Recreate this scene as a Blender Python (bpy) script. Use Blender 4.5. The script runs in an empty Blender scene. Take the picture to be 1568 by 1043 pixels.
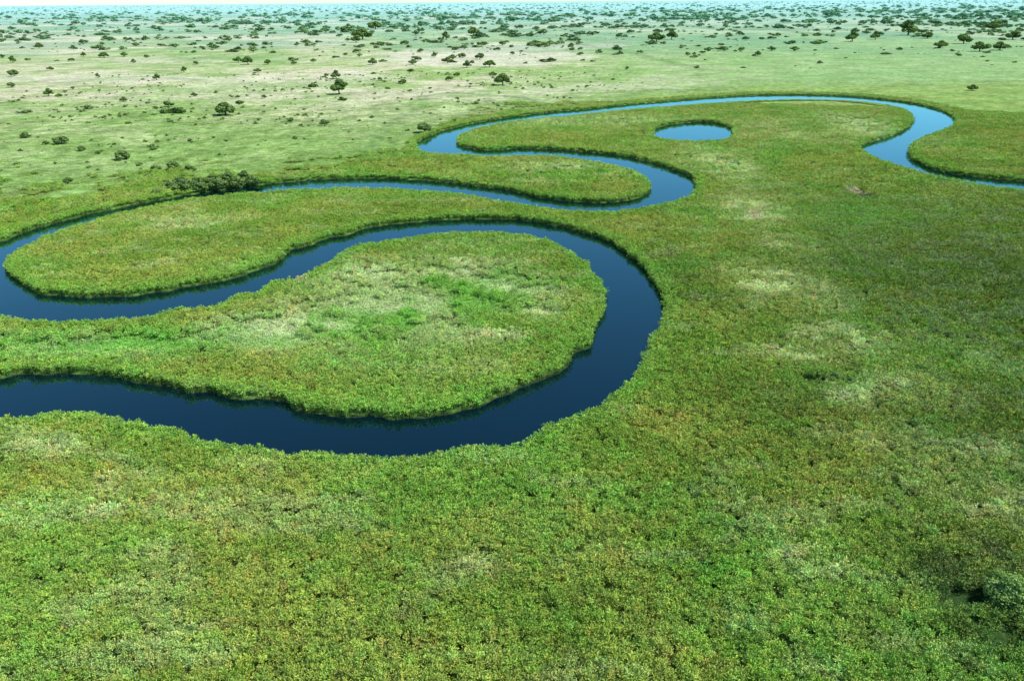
import bpy, math, random
import numpy as np
from mathutils import Matrix, Vector, Euler
rng=np.random.default_rng(7); random.seed(7)
scene=bpy.context.scene
H=70.0
th=math.atan(519.5/1300)
R=Matrix.Rotation(math.pi/2-th,3,'X')@Matrix.Rotation(-0.0077,3,'Z')
Rn=np.array(R)
# ---------------------------------------------------------------- image pixels back-projected through the render camera -> metres on the ground
def g(x,y,z=0.0):
    d=Rn@np.array([x-784.0,-(y-521.5),-1300.0]); t=(z-H)/d[2]
    return (d[0]*t,d[1]*t)
h=2.0
b1n=[(-300,655),(-100,641),(0,637),(60,633),(120,631),(180,637),(220,650),(262,656),(300,668),(340,677),(400,687),(440,691),(500,693),(560,696),(610,698),(660,694),(705,684),(750,681),(790,675),(822,663),(845,651),(880,637),(920,622),(945,600),(975,575),(990,548),(998,528),(1003,508)]
b1m=[(1017,490),(1018,470),(1012,450),(1000,430),(985,410),(965,392),(940,374),(905,360),(870,350),(830,342),(790,337),(740,336),(690,337),(640,340),(600,344),(560,350),(530,360),(500,366),(470,377),(443,384),(430,397),(400,412),(360,425),(310,436),(250,446),(200,453),(140,456),(90,453),(50,444),(25,430),(12,412)]
b1o=[(10,400),(20,387),(50,370),(100,350),(150,336),(200,322),(250,311),(320,300),(400,293),(470,289),(530,287),(600,289),(660,292),(710,297),(760,306),(810,314),(860,321),(910,323),(960,321),(1000,315),(1040,305),(1062,295)]
b1p=[(1068,284),(1058,272),(1035,262),(1010,253),(980,245),(950,239),(900,234),(850,230),(800,228),(760,231),(730,230),(705,225)]
b1q=[(699,216),(705,208),(725,200),(760,192),(820,184),(900,176),(960,169),(1010,165),(1080,159.5),(1150,155),(1230,153),(1300,155),(1350,160),(1385,167),(1398,178),(1395,190),(1375,203),(1345,213),(1325,219),(1318,228),(1330,238),(1360,251),(1400,264),(1450,276),(1500,286),(1568,294),(1750,309)]
b2a=[(-300,598),(-100,584),(0,577),(30,573),(60,574),(100,571),(150,573),(190,580),(250,593),(300,600),(350,606),(390,611),(430,617),(460,626),(500,633),(560,637),(600,642),(650,639),(700,631),(740,616),(780,600),(820,583),(850,568),(880,545),(905,520),(912,495),(922,475),(926,460)]
b2b=[(923,440),(915,425),(900,405),(880,388),(855,374),(820,363),(780,357),(740,355),(690,356),(640,361),(590,368),(550,376),(520,388),(508,400),(480,412),(455,425),(420,432),(395,446),(360,452),(330,468),(290,470),(240,480),(200,485),(150,490),(100,492),(50,490),(0,485),(-40,478),(-75,460),(-90,435)]
b2c=[(-75,405),(-40,385),(0,372),(30,358),(80,343),(130,330),(180,320),(240,308),(280,300),(330,293),(380,286),(440,280),(500,275),(560,274),(620,275),(680,279),(730,286),(780,292),(810,299),(840,305),(880,309),(930,311),(965,307),(985,300),(996,289)]
b2d=[(992,278),(975,265),(950,257),(900,248),(850,241),(800,240),(750,241),(700,238),(660,236),(642,230)]
b2e=[(640,220),(660,208),(690,198),(740,187),(800,178),(860,171),(900,168),(960,161),(1020,156),(1080,151),(1150,147),(1220,146),(1290,148),(1350,153),(1400,160),(1440,170),(1460,182)]
b2f=[(1460,190),(1445,199),(1420,208),(1400,218),(1393,228),(1398,240),(1415,250),(1450,261),(1500,267),(1568,274),(1750,287)]
pond=[(1000,205,0),(1010,196,0),(1040,190,0),(1080,188,0),(1110,193,0),(1121,203,0),(1115,213,1),(1080,217,1),(1040,216,1),(1005,212,1)]
def P(l,z): return [g(x,y,z) for x,y in l]
B1=P(b1n,h)+P(b1m,0)+P(b1o,h)+P(b1p,0)+P(b1q,h*.5)
B2=P(b2a,0)+P(b2b,h)+P(b2c,0)+P(b2d,h*.6)+P(b2e,0)+P(b2f,h*.6)
POND=[g(a,b,h*.6*c) for a,b,c in pond]
def spline(pts,closed=False,n=5):
    p=np.array(pts); N=len(p); out=[]
    rngi=range(N) if closed else range(N-1)
    for i in rngi:
        a=p[(i-1)%N] if closed or i>0 else p[0]; b=p[i]; c=p[(i+1)%N]; d=p[(i+2)%N] if closed or i+2<N else p[-1]
        for k in range(n):
            t=k/n
            out.append(0.5*((2*b)+(-a+c)*t+(2*a-5*b+4*c-d)*t*t+(-a+3*b-3*c+d)*t**3))
    if not closed: out.append(p[-1])
    return np.array(out)
s1=spline(B1); s2=spline(B2)
river=np.vstack([s1,s2[::-1]])
pondp=spline(POND,True)
# ---------------------------------------------------------------- numpy value noise
_L=rng.random((256,256))
def vn(x,y):
    xi=np.floor(x).astype(int); yi=np.floor(y).astype(int); fx=x-xi; fy=y-yi
    fx=fx*fx*(3-2*fx); fy=fy*fy*(3-2*fy)
    a=_L[xi%256,yi%256]; b=_L[(xi+1)%256,yi%256]; c=_L[xi%256,(yi+1)%256]; d=_L[(xi+1)%256,(yi+1)%256]
    return (a*(1-fx)+b*fx)*(1-fy)+(c*(1-fx)+d*fx)*fy
def fbm(x,y,s,o=4,off=0.0):
    v=0;a=1;t=0;f=1.0/s
    for i in range(o):
        ca,sa=math.cos(i*1.1+.4),math.sin(i*1.1+.4)
        v=v+a*vn((x*ca-y*sa)*f+off+i*17.3,(x*sa+y*ca)*f+off*1.7+i*9.1); t+=a; a*=0.55; f*=2.03
    return v/t
def sst(a,b,x):
    t=np.clip((x-a)/(b-a),0,1); return t*t*(3-2*t)
# ---------------------------------------------------------------- axes of the single ground sheet
def axis(lim,s0,k,mid,k2):
    v=[0.0]
    while v[-1]<lim:
        x=v[-1]; s=max(s0,k*x)
        if x>mid: s=max(s,k*mid+k2*(x-mid))
        v.append(x+s)
    return np.array(v)
ax=axis(60000,1.0,0.008,500,0.05)
X=np.concatenate([-ax[:0:-1],ax])
ay=axis(60000,0.8,0.0058,900,0.03)
Y=np.concatenate([-np.array([400,200,100,50,25,12,5.0]),ay])
nx,ny=len(X),len(Y)
GX,GY=np.meshgrid(X,Y)
def segd(gx,gy,a,b):
    e=b-a; L=max(e@e,1e-9)
    t=np.clip(((gx-a[0])*e[0]+(gy-a[1])*e[1])/L,0,1)
    return np.hypot(gx-a[0]-t*e[0],gy-a[1]-t*e[1])
def sdf(poly):
    D=np.full((ny,nx),60.0); m=60.0
    n=len(poly)
    for i in range(n):
        a=poly[i]; b=poly[(i+1)%n]
        x0=np.searchsorted(X,min(a[0],b[0])-m); x1=np.searchsorted(X,max(a[0],b[0])+m)
        y0=np.searchsorted(Y,min(a[1],b[1])-m); y1=np.searchsorted(Y,max(a[1],b[1])+m)
        D[y0:y1,x0:x1]=np.minimum(D[y0:y1,x0:x1],segd(GX[y0:y1,x0:x1],GY[y0:y1,x0:x1],a,b))
    A=poly; Bp=np.roll(poly,-1,axis=0)
    ins=np.zeros((ny,nx),bool)
    for j in range(ny):
        y=Y[j]
        m_=((A[:,1]>y)!=(Bp[:,1]>y))
        if m_.any():
            xs=np.sort(A[m_,0]+(y-A[m_,1])*(Bp[m_,0]-A[m_,0])/(Bp[m_,1]-A[m_,1]))
            ins[j]=np.searchsorted(xs,X)%2==1
    return np.where(ins,-D,D)
SD=np.minimum(sdf(river),sdf(pondp))
SD=SD+(fbm(GX,GY,3.5,2,3.0)-0.5)*2.6*(np.abs(SD)<8)+.5*(GY<420)
def interp(F,x,y):
    i=np.clip(np.searchsorted(X,x)-1,0,nx-2); j=np.clip(np.searchsorted(Y,y)-1,0,ny-2)
    fx=(x-X[i])/(X[i+1]-X[i]); fy=(y-Y[j])/(Y[j+1]-Y[j])
    return (F[j,i]*(1-fx)+F[j,i+1]*fx)*(1-fy)+(F[j+1,i]*(1-fx)+F[j+1,i+1]*fx)*fy
# ---------------------------------------------------------------- vegetation map (world metres; edge and blob centres given as image pixels)
edge=np.array([g(*p) for p in [(-700,335),(0,310),(100,298),(230,278),(420,266),(520,260),(630,232),(660,205),(740,176),(820,162),(1000,141),(1200,132),(1568,127),(2200,125)]])
def blob(x,y,u,v,rx,ry,z=1.5):
    c=g(u,v,z); return np.exp(-(((x-c[0])/rx)**2+((y-c[1])/ry)**2)**1.5)
short=[(600,465,27,32,1),(740,440,16,26,.9),(430,505,20,14,.9),(150,525,34,10,.9),(-50,530,30,9,.9),(820,450,9,20,.8),(280,340,24,16,.4),
 (860,262,36,22,.5),(950,188,80,34,.5),(1330,192,34,70,.6),(1110,245,20,50,.35)]
pale=[(560,415,12,9,1),(670,405,14,9,1),(720,520,12,6,1),(450,490,12,10,1),(590,455,9,8,.8),(790,425,8,12,.8),(600,400,22,5,.8),(330,510,9,5,.6),(830,478,5,6,.8),
 (1150,325,12,24,.9),(1175,430,11,16,.9),(1240,450,9,12,.8),(1270,520,10,9,.8),(1390,600,10,8,.8),(1400,680,8,6,.7),(1480,760,9,7,.7),(1330,195,20,60,1),(1110,255,13,40,.7),(1210,380,9,14,.6),
 (900,185,70,20,.5),(285,343,14,8,.6),(850,255,22,10,.7),(140,775,6,4,.7),(200,740,6,3,.6),(50,690,8,4,.6),(700,870,6,4,.35),(1230,540,6,5,.9),(1310,610,6,5,.7),(1520,560,6,8,.3),(1240,860,5,4,.5),(40,790,5,5,.4),(1220,200,50,50,.4),(1500,690,8,6,.5)]
lush=[(100,525,40,9,1),(1100,880,4,3,1),(960,760,9,5,.6),(520,560,18,4,.3),(1330,330,16,20,.5),(20,800,8,6,.4),(860,700,10,5,.4),(560,610,30,5,.5),(100,440,20,6,.4),(60,270,60,24,.4),(1060,960,6,4,.4),(330,660,30,4,.3),(430,400,25,8,.3),(1450,560,20,14,.35)]
dark=[(1050,430,10,30,.4),(1482,912,3.6,2.6,1.7),(1500,640,20,14,.4),(1245,580,3.4,2.6,1.7),(1450,420,40,40,.35),(1440,870,6,5,.7),(1325,300,4,6,.8),(1530,960,6,5,.9),(1200,620,14,14,.35),(1540,850,6,6,.6),(1080,858,1.2,.8,1.5),(1140,876,.9,.7,1.5)]  # two strongest blobs: bush shadows painted as dark ground, reeds left out
bare=[(1312,294,2.6,7,1.3),(1155,333,2.2,5,1.0),(460,428,2,3,.8),(1160,325,1.5,4,.8)]
C=lambda *a:np.array(a)
c_pap=C(.195,.320,.060); c_olive=C(.29,.375,.09); c_orange=C(.40,.35,.10); c_pale=C(.44,.53,.28); c_lush=C(.17,.41,.08); c_dark=C(.05,.11,.03); c_grey=C(.27,.36,.20)
f_a=C(.29,.42,.135); f_b=C(.46,.53,.25); f_c=C(.21,.36,.09); f_d=C(.60,.56,.37)
def mix(a,b,t): return a*(1-t[...,None])+b*t[...,None]
def veg(x,y,sd):
    yb=np.interp(x,edge[:,0],edge[:,1])
    n1=fbm(x,y,40,4,1.0); n2=fbm(x,y,14,4,5.0); n3=fbm(x,y,5,3,9.0); n4=fbm(x,y,90,3,13.0); ns=fbm(x+y*.3,y*2.2,12,4,21.0)
    fl=sst(-55,55,y-yb+(n2-.5)*150+(n3-.5)*90)*sst(1,9,sd+(n3-.5)*6)
    s=np.zeros_like(x); pl=np.zeros_like(x); lu=np.zeros_like(x); dk=np.zeros_like(x); br=np.zeros_like(x)
    for b in short: s=np.maximum(s,blob(x,y,*b[:4])*b[4])
    for b in pale: pl=np.maximum(pl,blob(x,y,*b[:4])*b[4])
    for b in lush: lu=np.maximum(lu,blob(x,y,*b[:4])*b[4])
    for b in dark: dk=np.maximum(dk,blob(x,y,*b[:4])*b[4])
    for b in bare: br=np.maximum(br,blob(x,y,*b[:4])*b[4])
    s=s*sst(2,8,sd+(n3-.5)*4)
    k=sst(.38,.62,ns*.6+n3*.4)
    base=mix(c_pap,c_olive,sst(.35,.65,n2)*.8)
    base=mix(base,c_orange,sst(.52,.7,n1*.5+n3*.5)*.25)
    base=mix(base,c_lush,sst(.5,.7,fbm(x,y,22,3,31.0))*.4)
    base=mix(base,c_pale,sst(.56,.70,ns)*.3)
    right=sst(20,110,x-.12*y)*sst(400,200,y)
    base=mix(base,c_pap*.74,right*.75)
    base=mix(base,c_grey,right*sst(.45,.6,fbm(x-y*.2,y*1.6,5,4,27.0))*.6)
    base=mix(base,mix(c_lush*1.1,c_pale,sst(.35,.6,n2)*.75),s*.85)
    base=mix(base,c_pale*1.1,np.clip(pl*(.25+1.1*k),0,1))
    base=mix(base,c_lush*1.05,np.clip(lu*(.4+.6*k),0,1))
    base=mix(base,c_dark,np.clip(dk*(.4+.6*k),0,1))
    base=mix(base,mix(c_pap*1.15,c_lush*1.1,n3),sst(7,1,sd)*.6)
    base=mix(base,C(.27,.40,.13),sst(350,850,y)*.65)
    base=mix(base,C(.50,.44,.34),np.clip(br*(.5+.8*n3),0,1))
    pap=base
    f=mix(f_a,f_b,sst(.38,.62,n1)*.9); f=mix(f,f_c,sst(.46,.64,n2)*.75)
    left=sst(300,-200,x-.12*y)
    f=mix(f,C(.25,.40,.11),sst(620,380,y)*.6)
    f=mix(f,f_d,sst(.50,.64,n4*.5+n2*.5)*(.1+.85*left)*sst(420,800,y))
    f=mix(f,C(.25,.43,.17),(1-left)*.65)
    f=mix(f,f_c*.7,sst(.5,.62,fbm(x,y,7,3,25.0))*.6*sst(1000,500,y))
    f=mix(f,C(.33,.49,.27),sst(900,2200,y)*.65)  # painted haze begins: plain colour pales with distance
    f=mix(f,C(.34,.60,.50),sst(1300,4500,y)*.9)  # aerial haze painted into the ground colour, teal further out
    band=fbm(x,y,260,4,51.0)
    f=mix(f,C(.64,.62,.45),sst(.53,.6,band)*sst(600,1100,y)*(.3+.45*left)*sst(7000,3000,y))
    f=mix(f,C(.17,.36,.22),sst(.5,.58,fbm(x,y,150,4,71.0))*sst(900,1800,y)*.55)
    f=mix(f,C(.42,.72,.68),sst(3500,10000,y)*.75)  # last step of painted haze, pale cyan toward the horizon
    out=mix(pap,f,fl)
    p=(1-fl)*(1-s*(.75+.4*(k-.5)))*(1-.35*np.clip(pl,0,1))
    return out,np.clip(p,0,1),fl,np.maximum(dk,br)
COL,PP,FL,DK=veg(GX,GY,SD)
for ln,wd,st in [([(640,150),(690,144),(740,147),(790,150),(822,157),(832,166)],5,.6),([(860,60),(905,72),(950,78),(1010,92),(1080,110)],9,.4),([(905,172),(960,150),(1010,139),(1070,141),(1110,139)],6,.45),([(0,118),(90,128),(200,118),(330,126)],7,.35),([(560,235),(600,190),(640,168),(650,150)],5,.4),([(1000,30),(1090,45),(1190,47),(1260,55)],22,.5)]:
    q=spline([g(a,b) for a,b in ln],n=4)
    for a,b in zip(q[:-1],q[1:]):
        x0=np.searchsorted(X,min(a[0],b[0])-60); x1=np.searchsorted(X,max(a[0],b[0])+60); y0=np.searchsorted(Y,min(a[1],b[1])-60); y1=np.searchsorted(Y,max(a[1],b[1])+60)
        w=np.exp(-(segd(GX[y0:y1,x0:x1],GY[y0:y1,x0:x1],a,b)/wd)**2)*st*.6
        COL[y0:y1,x0:x1]=mix(COL[y0:y1,x0:x1],C(.09,.19,.07),w)
# ---------------------------------------------------------------- ground mesh
Z=np.clip(SD*0.55,-1.6,0.4)+np.where(SD>1,(fbm(GX,GY,6,3,41.0)-.35)*.5*sst(1,4,SD),0)
Z=Z+.8*PP*sst(520,640,np.hypot(GX,GY))*sst(5,12,SD)
nearD=np.hypot(GX,GY)
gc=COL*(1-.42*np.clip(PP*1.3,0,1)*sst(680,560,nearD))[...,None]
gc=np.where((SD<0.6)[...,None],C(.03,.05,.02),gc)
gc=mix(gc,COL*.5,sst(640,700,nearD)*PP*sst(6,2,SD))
verts=np.stack([GX,GY,Z],-1).reshape(-1,3)
idx=np.arange(ny*nx).reshape(ny,nx)
quads=np.stack([idx[:-1,:-1],idx[:-1,1:],idx[1:,1:],idx[1:,:-1]],-1).reshape(-1,4)
def np_mesh(name,v,q,smooth=True):
    me=bpy.data.meshes.new(name); k=q.shape[1]
    me.vertices.add(len(v)); me.vertices.foreach_set('co',v.astype(np.float32).ravel())
    me.loops.add(q.size); me.loops.foreach_set('vertex_index',q.astype(np.int32).ravel())
    me.polygons.add(len(q)); me.polygons.foreach_set('loop_start',(np.arange(len(q))*k).astype(np.int32))
    me.update(calc_edges=True)
    me.polygons.foreach_set('use_smooth',np.full(len(q),smooth))
    return me
def addobj(name,me,mat=None):
    o=bpy.data.objects.new(name,me); scene.collection.objects.link(o)
    if mat: me.materials.append(mat)
    return o
def setcol(me,name,c):
    a=me.attributes.new(name,'FLOAT_COLOR','POINT')
    a.data.foreach_set('color',np.concatenate([c,np.ones((len(c),1))],1).astype(np.float32).ravel())
# ---------------------------------------------------------------- materials
def newmat(name):
    m=bpy.data.materials.new(name); m.use_nodes=True; nt=m.node_tree
    b=nt.nodes['Principled BSDF']; return m,nt,b
def diffmat(name):
    m=bpy.data.materials.new(name); m.use_nodes=True; nt=m.node_tree; nt.nodes.remove(nt.nodes['Principled BSDF'])
    d=nt.nodes.new('ShaderNodeBsdfDiffuse'); nt.links.new(d.outputs[0],nt.nodes['Material Output'].inputs['Surface']); return m,nt,d
def N(nt,t,**k):
    n=nt.nodes.new(t)
    for a,v in k.items(): setattr(n,a,v)
    return n
def noise(nt,vec,scale,detail=4,rough=.6):
    n=N(nt,'ShaderNodeTexNoise'); n.inputs['Scale'].default_value=scale; n.inputs['Detail'].default_value=detail; n.inputs['Roughness'].default_value=rough
    nt.links.new(vec,n.inputs['Vector']); return n.outputs['Fac']
def rampv(nt,fac,a,b,lo,hi):
    r=N(nt,'ShaderNodeMapRange'); r.inputs['From Min'].default_value=a; r.inputs['From Max'].default_value=b; r.inputs['To Min'].default_value=lo; r.inputs['To Max'].default_value=hi
    nt.links.new(fac,r.inputs['Value']); return r.outputs['Result']
def mul(nt,a,b):
    m=N(nt,'ShaderNodeMath',operation='MULTIPLY'); nt.links.new(a,m.inputs[0]); nt.links.new(b,m.inputs[1]); return m.outputs[0]
def colmul(nt,col,fac):
    m=N(nt,'ShaderNodeVectorMath',operation='SCALE'); nt.links.new(col,m.inputs[0]); nt.links.new(fac,m.inputs['Scale']); return m.outputs[0]
mg,nt,b=diffmat('marsh_ground')
at=N(nt,'ShaderNodeAttribute',attribute_name='col'); geo=N(nt,'ShaderNodeNewGeometry'); pos=geo.outputs['Position']
f=mul(nt,mul(nt,rampv(nt,noise(nt,pos,1.1,2,.7),.3,.7,.6,1.35),rampv(nt,noise(nt,pos,.2,4,.75),.32,.68,.62,1.38)),rampv(nt,noise(nt,pos,.03,5,.7),.3,.7,.75,1.25))
nt.links.new(colmul(nt,at.outputs['Color'],f),b.inputs['Color'])
bp=N(nt,'ShaderNodeBump'); bp.inputs['Distance'].default_value=.5; bp.inputs['Strength'].default_value=.7
nt.links.new(noise(nt,pos,.8,2,.7),bp.inputs['Height']); nt.links.new(bp.outputs[0],b.inputs['Normal'])
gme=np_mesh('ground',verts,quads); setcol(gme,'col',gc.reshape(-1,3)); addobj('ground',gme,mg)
# water
mw,nt,b=diffmat('river_water')
b.inputs['Color'].default_value=(.001,.008,.015,1)
geo=N(nt,'ShaderNodeNewGeometry'); bp=N(nt,'ShaderNodeBump'); bp.inputs['Distance'].default_value=.05; bp.inputs['Strength'].default_value=.12
nt.links.new(noise(nt,geo.outputs['Position'],.9,3,.5),bp.inputs['Height'])
gl=N(nt,'ShaderNodeBsdfGlossy'); gl.inputs['Color'].default_value=(.52,1,1,1); gl.inputs['Roughness'].default_value=.06; nt.links.new(bp.outputs[0],gl.inputs['Normal'])
# reflectance rises steeply at grazing angles (wind-roughened open water)
lw=N(nt,'ShaderNodeFresnel'); lw.inputs['IOR'].default_value=1.40; nt.links.new(bp.outputs[0],lw.inputs['Normal'])
g1=N(nt,'ShaderNodeMath',operation='MULTIPLY'); g1.use_clamp=True; g1.inputs[1].default_value=1.5; nt.links.new(lw.outputs[0],g1.inputs[0])
g2=N(nt,'ShaderNodeMath',operation='SUBTRACT'); g2.use_clamp=True; g2.inputs[1].default_value=.02; nt.links.new(g1.outputs[0],g2.inputs[0])
ms=N(nt,'ShaderNodeMixShader'); nt.links.new(g2.outputs[0],ms.inputs[0]); nt.links.new(b.outputs[0],ms.inputs[1]); nt.links.new(gl.outputs[0],ms.inputs[2]); nt.links.new(ms.outputs[0],nt.nodes['Material Output'].inputs['Surface'])
qv=(SD<4).reshape(-1); keep=qv[quads].any(1); wq=quads[keep]
u,inv=np.unique(wq,return_inverse=True); wv=verts[u].copy(); wv[:,2]=0
addobj('river_water',np_mesh('river_water',wv,inv.reshape(-1,4)),mw)
# ---------------------------------------------------------------- reed clumps
def tri_mesh(name,tris,part):
    v=np.array(tris).reshape(-1,3); q=np.arange(len(v)).reshape(-1,3)
    me=np_mesh(name,v,q,False)
    a=me.attributes.new('tone','FLOAT','POINT'); a.data.foreach_set('value',np.repeat(np.array(part),3).astype(np.float32))
    return me
def pap_tris(r,n=12,rad=.52,ox=0,oy=0,hs=1.0,dt=0.0):
    T=[];Pp=[]
    for i in range(n):
        a=r.uniform(0,6.283); d=rad*math.sqrt(r.random()); bx,by=ox+d*math.cos(a),oy+d*math.sin(a)
        hh=r.uniform(.5,1.0)*2.1*(1-.35*d/rad)*hs; lx,ly=bx+.3*d*math.cos(a)+r.uniform(-.1,.1),by+.3*d*math.sin(a)+r.uniform(-.1,.1)
        top=Vector((lx,ly,hh)); base=Vector((bx,by,-.2)); w=Vector((r.uniform(-1,1),r.uniform(-1,1),0)).normalized()*.04
        T+= [base-w,base+w,top]; Pp.append(.25)
        tone=r.choice([.45,.55,.65,.75,1.0])+dt
        for k in range(8):
            b=r.uniform(0,6.283); e=r.uniform(-.2,1.3); L=r.uniform(.25,.48)
            dr=Vector((math.cos(b)*math.cos(e),math.sin(b)*math.cos(e),math.sin(e)))
            s=dr.cross(Vector((r.uniform(-1,1),r.uniform(-1,1),r.uniform(-1,1)))).normalized()*.055
            tip=top+dr*L; T+=[top,tip-s,tip+s]; Pp.append(tone+r.uniform(-.12,.12))
    return T,Pp
def papyrus(seed): return tri_mesh('papyrus_clump',*pap_tris(random.Random(seed)))
def pap_patch(seed,s=.82):
    r=random.Random(seed); T=[];Pp=[]
    for i in (-.5,.5):
        for j in (-.5,.5):
            t,p=pap_tris(r,11,.50,(i+r.uniform(-.3,.3))*s,(j+r.uniform(-.3,.3))*s,r.uniform(.75,1.12),r.uniform(-.16,.12)); T+=t;Pp+=p
    return tri_mesh('papyrus_patch',T,Pp)
def grass(seed,n=40,rad=.9):
    r=random.Random(seed); T=[];Pp=[]
    for i in range(n):
        a=r.uniform(0,6.283); d=rad*math.sqrt(r.random()); bx,by=d*math.cos(a),d*math.sin(a)
        L=r.uniform(.5,1.0); b=r.uniform(0,6.283); w=Vector((math.cos(b),math.sin(b),0))*.05
        base=Vector((bx,by,-.1)); mid=base+Vector((r.uniform(-.15,.15),r.uniform(-.15,.15),L*.7)); tip=mid+Vector((r.uniform(-.35,.35),r.uniform(-.35,.35),L*.3))
        T+=[base-w,base+w,mid, mid-w,mid+w,tip]; tn=r.uniform(.45,.95); Pp+=[tn*.7,tn]
    return tri_mesh('grass_clump',T,Pp)
mr,nt,b=diffmat('reed_foliage')
at=N(nt,'ShaderNodeAttribute',attribute_name='col'); at.attribute_type='INSTANCER'
tn=N(nt,'ShaderNodeAttribute',attribute_name='tone')
cr=N(nt,'ShaderNodeValToRGB'); e=cr.color_ramp.elements
e[0].position=.2; e[0].color=(.55,.6,.55,1); e[1].position=1.0; e[1].color=(2.25,1.6,1.35,1)
m_=e.new(.62); m_.color=(1.4,1.4,1.2,1); m_=e.new(.85); m_.color=(1.75,1.7,1.3,1)
nt.links.new(tn.outputs['Fac'],cr.inputs['Fac'])
vm=N(nt,'ShaderNodeVectorMath',operation='MULTIPLY'); nt.links.new(at.outputs['Color'],vm.inputs[0]); nt.links.new(cr.outputs['Color'],vm.inputs[1])
nt.links.new(vm.outputs[0],b.inputs['Color'])
def make_inst(name,xy,z,col,scl,meshes,vid=None):
    n=len(xy)
    me=bpy.data.meshes.new(name); me.vertices.add(n)
    me.vertices.foreach_set('co',np.column_stack([xy,z]).astype(np.float32).ravel())
    setcol(me,'col',col)
    a=me.attributes.new('scl','FLOAT_VECTOR','POINT'); a.data.foreach_set('vector',scl.astype(np.float32).ravel())
    rot=np.column_stack([rng.normal(0,.04,n),rng.normal(0,.04,n),rng.uniform(0,6.283,n)])
    a=me.attributes.new('rot','FLOAT_VECTOR','POINT'); a.data.foreach_set('vector',rot.astype(np.float32).ravel())
    if vid is None: vid=rng.integers(0,len(meshes),n)
    a=me.attributes.new('vid','INT','POINT'); a.data.foreach_set('value',vid.astype(np.int32))
    o=addobj(name,me)
    cl=bpy.data.collections.new(name+'_parts')
    for i,m in enumerate(meshes):
        so=bpy.data.objects.new('%s_%02d'%(m.name.split('.')[0],i),m); cl.objects.link(so)
    ng=bpy.data.node_groups.new(name+'_scatter','GeometryNodeTree')
    ng.interface.new_socket('Geometry',in_out='INPUT',socket_type='NodeSocketGeometry'); ng.interface.new_socket('Geometry',in_out='OUTPUT',socket_type='NodeSocketGeometry')
    gi=ng.nodes.new('NodeGroupInput'); go=ng.nodes.new('NodeGroupOutput'); ip=ng.nodes.new('GeometryNodeInstanceOnPoints'); ci=ng.nodes.new('GeometryNodeCollectionInfo')
    ci.inputs['Collection'].default_value=cl; ci.inputs['Separate Children'].default_value=True; ci.inputs['Reset Children'].default_value=True
    def na(nm,t):
        k=ng.nodes.new('GeometryNodeInputNamedAttribute'); k.data_type=t; k.inputs['Name'].default_value=nm; return k.outputs['Attribute']
    L=ng.links
    L.new(gi.outputs[0],ip.inputs['Points']); L.new(ci.outputs[0],ip.inputs['Instance']); ip.inputs['Pick Instance'].default_value=True
    L.new(na('vid','INT'),ip.inputs['Instance Index'])
    er=ng.nodes.new('FunctionNodeEulerToRotation'); L.new(na('rot','FLOAT_VECTOR'),er.inputs[0]); L.new(er.outputs[0],ip.inputs['Rotation'])
    L.new(na('scl','FLOAT_VECTOR'),ip.inputs['Scale']); L.new(ip.outputs[0],go.inputs[0])
    md=o.modifiers.new('scatter','NODES'); md.node_group=ng
    return o
pm=[papyrus(i) for i in range(6)]+[pap_patch(i+100) for i in range(10)]; gm=[grass(i+50) for i in range(4)]
for m in pm+gm: m.materials.append(mr)
def jitter(x0,x1,y0,y1,s):
    xs=np.arange(x0,x1,s); ys=np.arange(y0,y1,s); a,b_=np.meshgrid(xs,ys)
    a=a+rng.uniform(-.5,.5,a.shape)*s*.9; b_=b_+rng.uniform(-.5,.5,a.shape)*s*.9
    return a.ravel(),b_.ravel()
def inview(x,y,m=1.15): return np.abs(x)<(.603*np.hypot(y,H)*m+10)
XY=[];S=[];K=[]
for (r0,r1,s,sc,kd) in [(56,340,1.5,1.0,1),(340,640,2.1,1.3,1),(56,340,.82,1.0,0),(340,900,1.5,1.5,0)]:
    x,y=jitter(-520,620,max(40,r0*.6),r1,s)
    D=np.hypot(x,y); sd=interp(SD,x,y); k=(D>=r0)&(D<r1)&inview(x,y)
    k&=(sd>(1.4 if s<2 else 2.0)) if kd else ((sd<(2.0 if s<1 else 3.0))&(sd>.2))
    XY.append(np.column_stack([x[k],y[k]])); S.append(np.full(k.sum(),sc)); K.append(np.full(k.sum(),kd))
x,y=jitter(-500,700,400,1000,2.0); D=np.hypot(x,y); sd=interp(SD,x,y); k=(D>=640)&(sd<12)&(sd>2); XY.append(np.column_stack([x[k],y[k]])); S.append(np.full(k.sum(),2.1)); K.append(np.zeros(k.sum()))
XY=np.vstack(XY); S=np.concatenate(S); K=np.concatenate(K)
sd=interp(SD,XY[:,0],XY[:,1]); col,p,fl,dk=veg(XY[:,0],XY[:,1],sd)
z=interp(Z,XY[:,0],XY[:,1]); nn0=len(sd)
ok=(sd>.2)&((fl<rng.uniform(.2,.95,nn0))|(rng.random(nn0)<.18))&(dk<rng.uniform(.75,1.1,nn0))
XY,S,sd,col,p,z,fl,K=XY[ok],S[ok],sd[ok],col[ok],p[ok],z[ok],fl[ok],K[ok]
n=len(XY); hum=fbm(XY[:,0],XY[:,1],4,3,61.0)
col=col*(rng.uniform(.82,1.18,(n,1)))*(1+rng.normal(0,.05,(n,3)))
col=np.clip(col,.005,.75)
pp=p+rng.normal(0,.12,n)
ispap=pp>.52
far=sst(500,700,np.hypot(XY[:,0],XY[:,1]))
hs=(.8+.4*hum)*rng.uniform(.85,1.12,n)*(1-.5*fl)*(1-.4*far)
scl=np.column_stack([S*rng.uniform(.9,1.1,n),S*rng.uniform(.9,1.1,n),hs])
vid=np.where(K>.5,rng.integers(6,16,n),rng.integers(0,6,n))
make_inst('papyrus_reeds',XY[ispap],z[ispap],col[ispap],scl[ispap],pm,vid[ispap])
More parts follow.
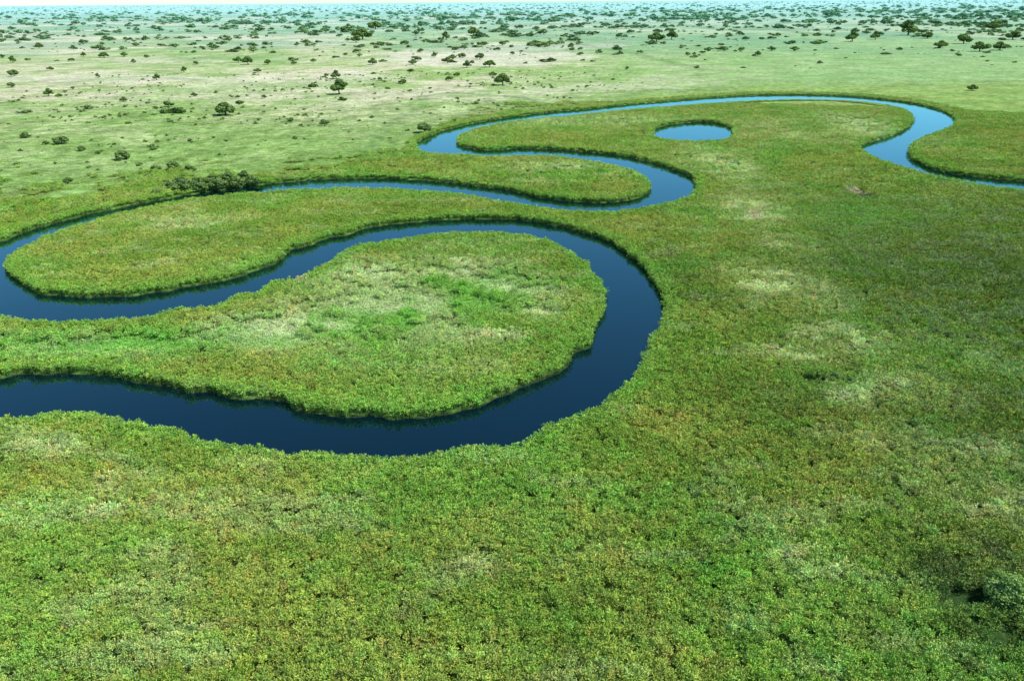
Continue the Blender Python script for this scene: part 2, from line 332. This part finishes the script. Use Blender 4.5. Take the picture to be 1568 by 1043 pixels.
g_=~ispap
sg=scl[g_]; sg[:,2]*=(.6+.9*np.clip(p[g_],0,1)); sg[:,:2]*=np.where(K[g_]>.5,1.55,1.0)[:,None]
make_inst('marsh_grass',XY[g_],z[g_],col[g_]*.9,sg,gm)
# ---------------------------------------------------------------- trees
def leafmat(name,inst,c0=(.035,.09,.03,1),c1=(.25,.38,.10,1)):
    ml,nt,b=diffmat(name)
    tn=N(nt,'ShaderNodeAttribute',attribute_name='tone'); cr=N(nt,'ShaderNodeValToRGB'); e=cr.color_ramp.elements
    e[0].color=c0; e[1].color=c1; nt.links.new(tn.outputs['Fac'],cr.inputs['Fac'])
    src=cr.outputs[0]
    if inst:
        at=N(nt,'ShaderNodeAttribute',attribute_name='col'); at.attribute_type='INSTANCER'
        vm=N(nt,'ShaderNodeVectorMath',operation='ADD'); nt.links.new(cr.outputs[0],vm.inputs[0]); nt.links.new(at.outputs['Color'],vm.inputs[1]); src=vm.outputs[0]  # instance tint added to leaf colour; carries painted haze on distant trees
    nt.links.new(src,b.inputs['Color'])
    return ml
ml=leafmat('tree_leaves',False); mld=leafmat('distant_leaves',True); mlb=leafmat('bush_leaves',False,(.06,.14,.03,1),(.36,.55,.14,1))
mb,nt,b=newmat('tree_bark'); geo=N(nt,'ShaderNodeNewGeometry'); cr=N(nt,'ShaderNodeValToRGB'); cr.color_ramp.elements[0].color=(.04,.03,.02,1); cr.color_ramp.elements[1].color=(.16,.12,.08,1)
nt.links.new(noise(nt,geo.outputs['Position'],6,4),cr.inputs['Fac']); nt.links.new(cr.outputs[0],b.inputs['Base Color']); b.inputs['Roughness'].default_value=.9
def tree_mesh(name,seed,nl=2600,leaf=.045,ncl=11,hgt=.75,low=.12,lm=None):
    r=random.Random(seed); V=[];F=[];tone=[];mi=[]
    def cyl(a,b,ra,rb,seg=6):
        a=Vector(a);b=Vector(b); d=(b-a).normalized(); u=d.orthogonal().normalized(); w=d.cross(u); s=len(V)
        for P_,q in ((a,ra),(b,rb)):
            for i in range(seg):
                t=i/seg*6.283; V.append(P_+(u*math.cos(t)+w*math.sin(t))*q); tone.append(0)
        for i in range(seg): F.append((s+i,s+(i+1)%seg,s+seg+(i+1)%seg,s+seg+i)); mi.append(1)
    fork=Vector((r.uniform(-.03,.03),r.uniform(-.03,.03),hgt*.3)); cyl((0,0,-.02),fork,.035,.025)
    cs=[]
    for i in range(ncl):
        a=i/ncl*6.283+r.uniform(-.5,.5); d=r.uniform(.12,.36) if i%4 else r.uniform(0,.1)
        c=Vector((d*math.cos(a)*1.05,d*math.sin(a)*.9,hgt*r.uniform(.38,.62)+ (.16*hgt if d<.15 else 0)-(d*.25*hgt)))
        rr=r.uniform(.11,.2); cs.append((c,rr)); cyl(fork,c,.016,.005,5)
    tot=sum(q*q for _,q in cs)
    for c,rr in cs:
        ct=r.uniform(-.18,.18)
        for k in range(int(nl*rr*rr/tot)):
            d=Vector((r.gauss(0,1),r.gauss(0,1),r.gauss(0,1))).normalized()
            q=rr*(r.random()**.4)*r.uniform(.85,1.12); p=c+Vector((d.x*q,d.y*q,d.z*q*.8))
            if p.z<low*hgt: p.z=low*hgt+r.random()*.05
            nn=(d+Vector((r.gauss(0,.6),r.gauss(0,.6),r.gauss(0,.6)))).normalized(); u=nn.orthogonal().normalized(); w=nn.cross(u); t=r.uniform(0,6.283)
            u,w=u*math.cos(t)+w*math.sin(t),w*math.cos(t)-u*math.sin(t); L=leaf*r.uniform(.6,1.3); s=len(V)
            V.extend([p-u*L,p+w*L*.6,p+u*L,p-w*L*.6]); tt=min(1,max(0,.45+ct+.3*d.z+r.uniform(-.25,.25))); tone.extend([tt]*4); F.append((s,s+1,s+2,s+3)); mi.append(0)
    me=np_mesh(name,np.array([tuple(v) for v in V]),np.array(F),False)
    a=me.attributes.new('tone','FLOAT','POINT'); a.data.foreach_set('value',np.array(tone,np.float32))
    me.materials.append(lm or ml); me.materials.append(mb); me.polygons.foreach_set('material_index',np.array(mi,np.int32)); return me
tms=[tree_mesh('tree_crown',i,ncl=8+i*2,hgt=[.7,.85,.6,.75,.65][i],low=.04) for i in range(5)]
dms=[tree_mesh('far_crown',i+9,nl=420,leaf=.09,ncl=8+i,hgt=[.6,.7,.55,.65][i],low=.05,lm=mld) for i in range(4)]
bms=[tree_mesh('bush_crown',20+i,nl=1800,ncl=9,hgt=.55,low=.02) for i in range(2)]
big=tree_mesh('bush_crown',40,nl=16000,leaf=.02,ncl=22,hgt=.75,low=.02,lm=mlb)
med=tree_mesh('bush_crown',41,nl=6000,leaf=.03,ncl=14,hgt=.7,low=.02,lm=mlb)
tr=[(345,178,32),(258,165,14),(190,157,10),(75,149,14),(40,213,16),(95,222,20),(125,233,14),(187,246,26),(105,283,16),(297,149,10),(405,152,8),(520,146,28),(515,122,16),(617,130,12),(582,125,8),(571,100,14),(632,100,12),(665,89,10),(770,132,24),(755,118,12),(685,98,14),(715,105,14),(708,90,12),(693,92,12),(640,95,10),(650,205,26),(446,188,12),(497,194,14),(487,262,8),(240,265,20),(265,262,24),(290,264,20),(262,294,24),(285,296,28),(310,295,26),(335,292,28),(362,289,26),(388,285,24),(240,302,18),(275,288,24),(325,283,24),(350,280,24),(375,279,20),(300,287,20),(380,100,16),(395,112,10),(410,100,12),(240,124,12),(282,112,10),(18,135,12),(112,138,6),(22,118,14),(20,97,10),(78,109,9),(160,90,12),(190,88,10),(330,76,10),(205,98,8),(555,62,26),(575,46,20),(620,70,12),(725,55,20),(683,62,14),(1005,65,22),(1028,62,18),(875,75,10),(830,72,10),(1160,87,10),(1063,85,6),(1255,99,8),(1305,65,18),(1440,75,16),(1500,80,20),(1530,78,20),(1475,68,20),(1390,55,26),(1488,142,12),(60,75,10),(110,95,8),(128,88,8),(570,182,8),(450,100,8),(480,96,8),(300,100,8),(735,92,14),(750,104,16),(960,108,7),(785,85,8),(630,155,6),(305,185,5),(840,192,5),(365,97,12),(225,90,8),(500,118,7),(150,120,7),(455,72,8),(700,118,10),(545,66,16),(530,50,16),(1340,62,14),(1550,62,20),(1420,60,14),(1520,48,22),(70,223,10),(150,238,10),(215,256,10),(228,275,14),(255,285,16),(410,277,10)]
bushy={(187,246),(105,283),(40,213),(125,233),(240,265),(265,262),(290,264),(487,262),(446,188),(297,149),(570,182),(305,185),(840,192),(630,155),(240,302),(262,294),(70,223),(150,238),(215,256),(228,275),(255,285),(410,277)}
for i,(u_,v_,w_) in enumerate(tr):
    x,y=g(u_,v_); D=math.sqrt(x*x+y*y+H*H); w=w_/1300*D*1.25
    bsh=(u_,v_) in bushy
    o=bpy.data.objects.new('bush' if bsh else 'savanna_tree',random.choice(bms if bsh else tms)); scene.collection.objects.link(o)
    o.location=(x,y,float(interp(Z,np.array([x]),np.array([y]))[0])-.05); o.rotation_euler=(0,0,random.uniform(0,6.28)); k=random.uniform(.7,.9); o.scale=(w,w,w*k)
for u_,v_,w_,m,zs in [(1552,935,8.5,big,.75),(1525,905,4,big,1.0),(1278,592,4.4,med,1.1),(1335,306,4.5,bms[0],1.0),(928,747,2.0,bms[1],1.9),(1302,596,3.2,med,1.2)]:
    x,y=g(u_,v_); o=bpy.data.objects.new('bush',m); scene.collection.objects.link(o); o.location=(x,y,0.3); o.scale=(w_,w_,w_*zs)
# low shrubs of the floodplain
x=rng.uniform(-420,120,9000); y=rng.uniform(300,950,9000); c1=fbm(x,y,45,3,33.0); sd=interp(SD,x,y); f3=veg(x,y,sd)[2]
k=(f3>.8)&inview(x,y)&(rng.random(9000)<.05+.30*sst(.52,.66,c1)); x,y=x[k],y[k]; n=len(x); w=.9+rng.random(n)**2*3.2
make_inst('floodplain_shrubs',np.column_stack([x,y]),interp(Z,x,y),np.tile(C(.03,.05,.0),(n,1)),np.column_stack([w*1.3,w,w*.7]),dms)
# distant woodland
nT=26000
yy=560*np.exp(rng.uniform(0,1,nT)*math.log(24000/560)); xx=rng.uniform(-.72,.72,nT)*(yy+60)
cl=fbm(xx,yy,260,4,81.0); cl2=fbm(xx,yy,60,2,91.0)
pr=sst(.5,.60,cl*.5+cl2*.5)*.9*sst(850,2200,yy)+.03+.05*sst(1300,3000,yy)
flT=veg(xx,yy,np.full(nT,60.0))[2]
k=(rng.random(nT)<pr*np.where(xx>-.1*yy,1.15,.8))&(flT>.9)&((yy>950)|(xx<0))
xx,yy=xx[k],yy[k]; nn=len(xx)
w=(4+rng.random(nn)**2*20)*np.clip(yy/2000,.5,1.8)
t=sst(700,4500,yy)[:,None]; t2=sst(3500,12000,yy)[:,None]  # weights of the haze painted into leaf colour by distance
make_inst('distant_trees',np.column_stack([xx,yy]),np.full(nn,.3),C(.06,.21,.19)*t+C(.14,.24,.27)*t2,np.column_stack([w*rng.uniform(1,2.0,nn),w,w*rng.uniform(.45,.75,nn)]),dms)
# ---------------------------------------------------------------- light
EL,AZ=52,105
w_=bpy.data.worlds.new('World'); scene.world=w_; w_.use_nodes=True; nt=w_.node_tree
sk=nt.nodes.new('ShaderNodeTexSky'); sk.sky_type='NISHITA'; sk.sun_disc=False; sk.sun_elevation=math.radians(EL); sk.sun_rotation=math.radians(AZ); sk.altitude=900; sk.dust_density=.2; sk.ozone_density=2.5
vm=nt.nodes.new('ShaderNodeVectorMath'); vm.operation='MULTIPLY'; vm.inputs[1].default_value=(.82,1,1.1); nt.links.new(sk.outputs[0],vm.inputs[0])
nt.links.new(vm.outputs[0],nt.nodes['Background'].inputs[0]); nt.nodes['Background'].inputs[1].default_value=.15
sl=bpy.data.lights.new('sun','SUN'); sl.energy=4.8; sl.angle=math.radians(.5); sl.color=(1,.97,.9); so=bpy.data.objects.new('sun',sl); scene.collection.objects.link(so)
sdv=Vector((math.cos(math.radians(EL))*math.sin(math.radians(AZ)),math.cos(math.radians(EL))*math.cos(math.radians(AZ)),math.sin(math.radians(EL))))
so.rotation_euler=sdv.to_track_quat('Z','Y').to_euler(); so.location=(200,0,300)
# ---------------------------------------------------------------- camera
c=bpy.data.cameras.new('camera'); c.sensor_width=36; c.lens=36*1300/1568; c.clip_start=.5; c.clip_end=200000
co=bpy.data.objects.new('camera',c); scene.collection.objects.link(co); co.matrix_world=Matrix.Translation((0,0,H))@R.to_4x4(); scene.camera=co
scene.view_settings.view_transform='Standard'; scene.view_settings.look='None'; scene.view_settings.exposure=0
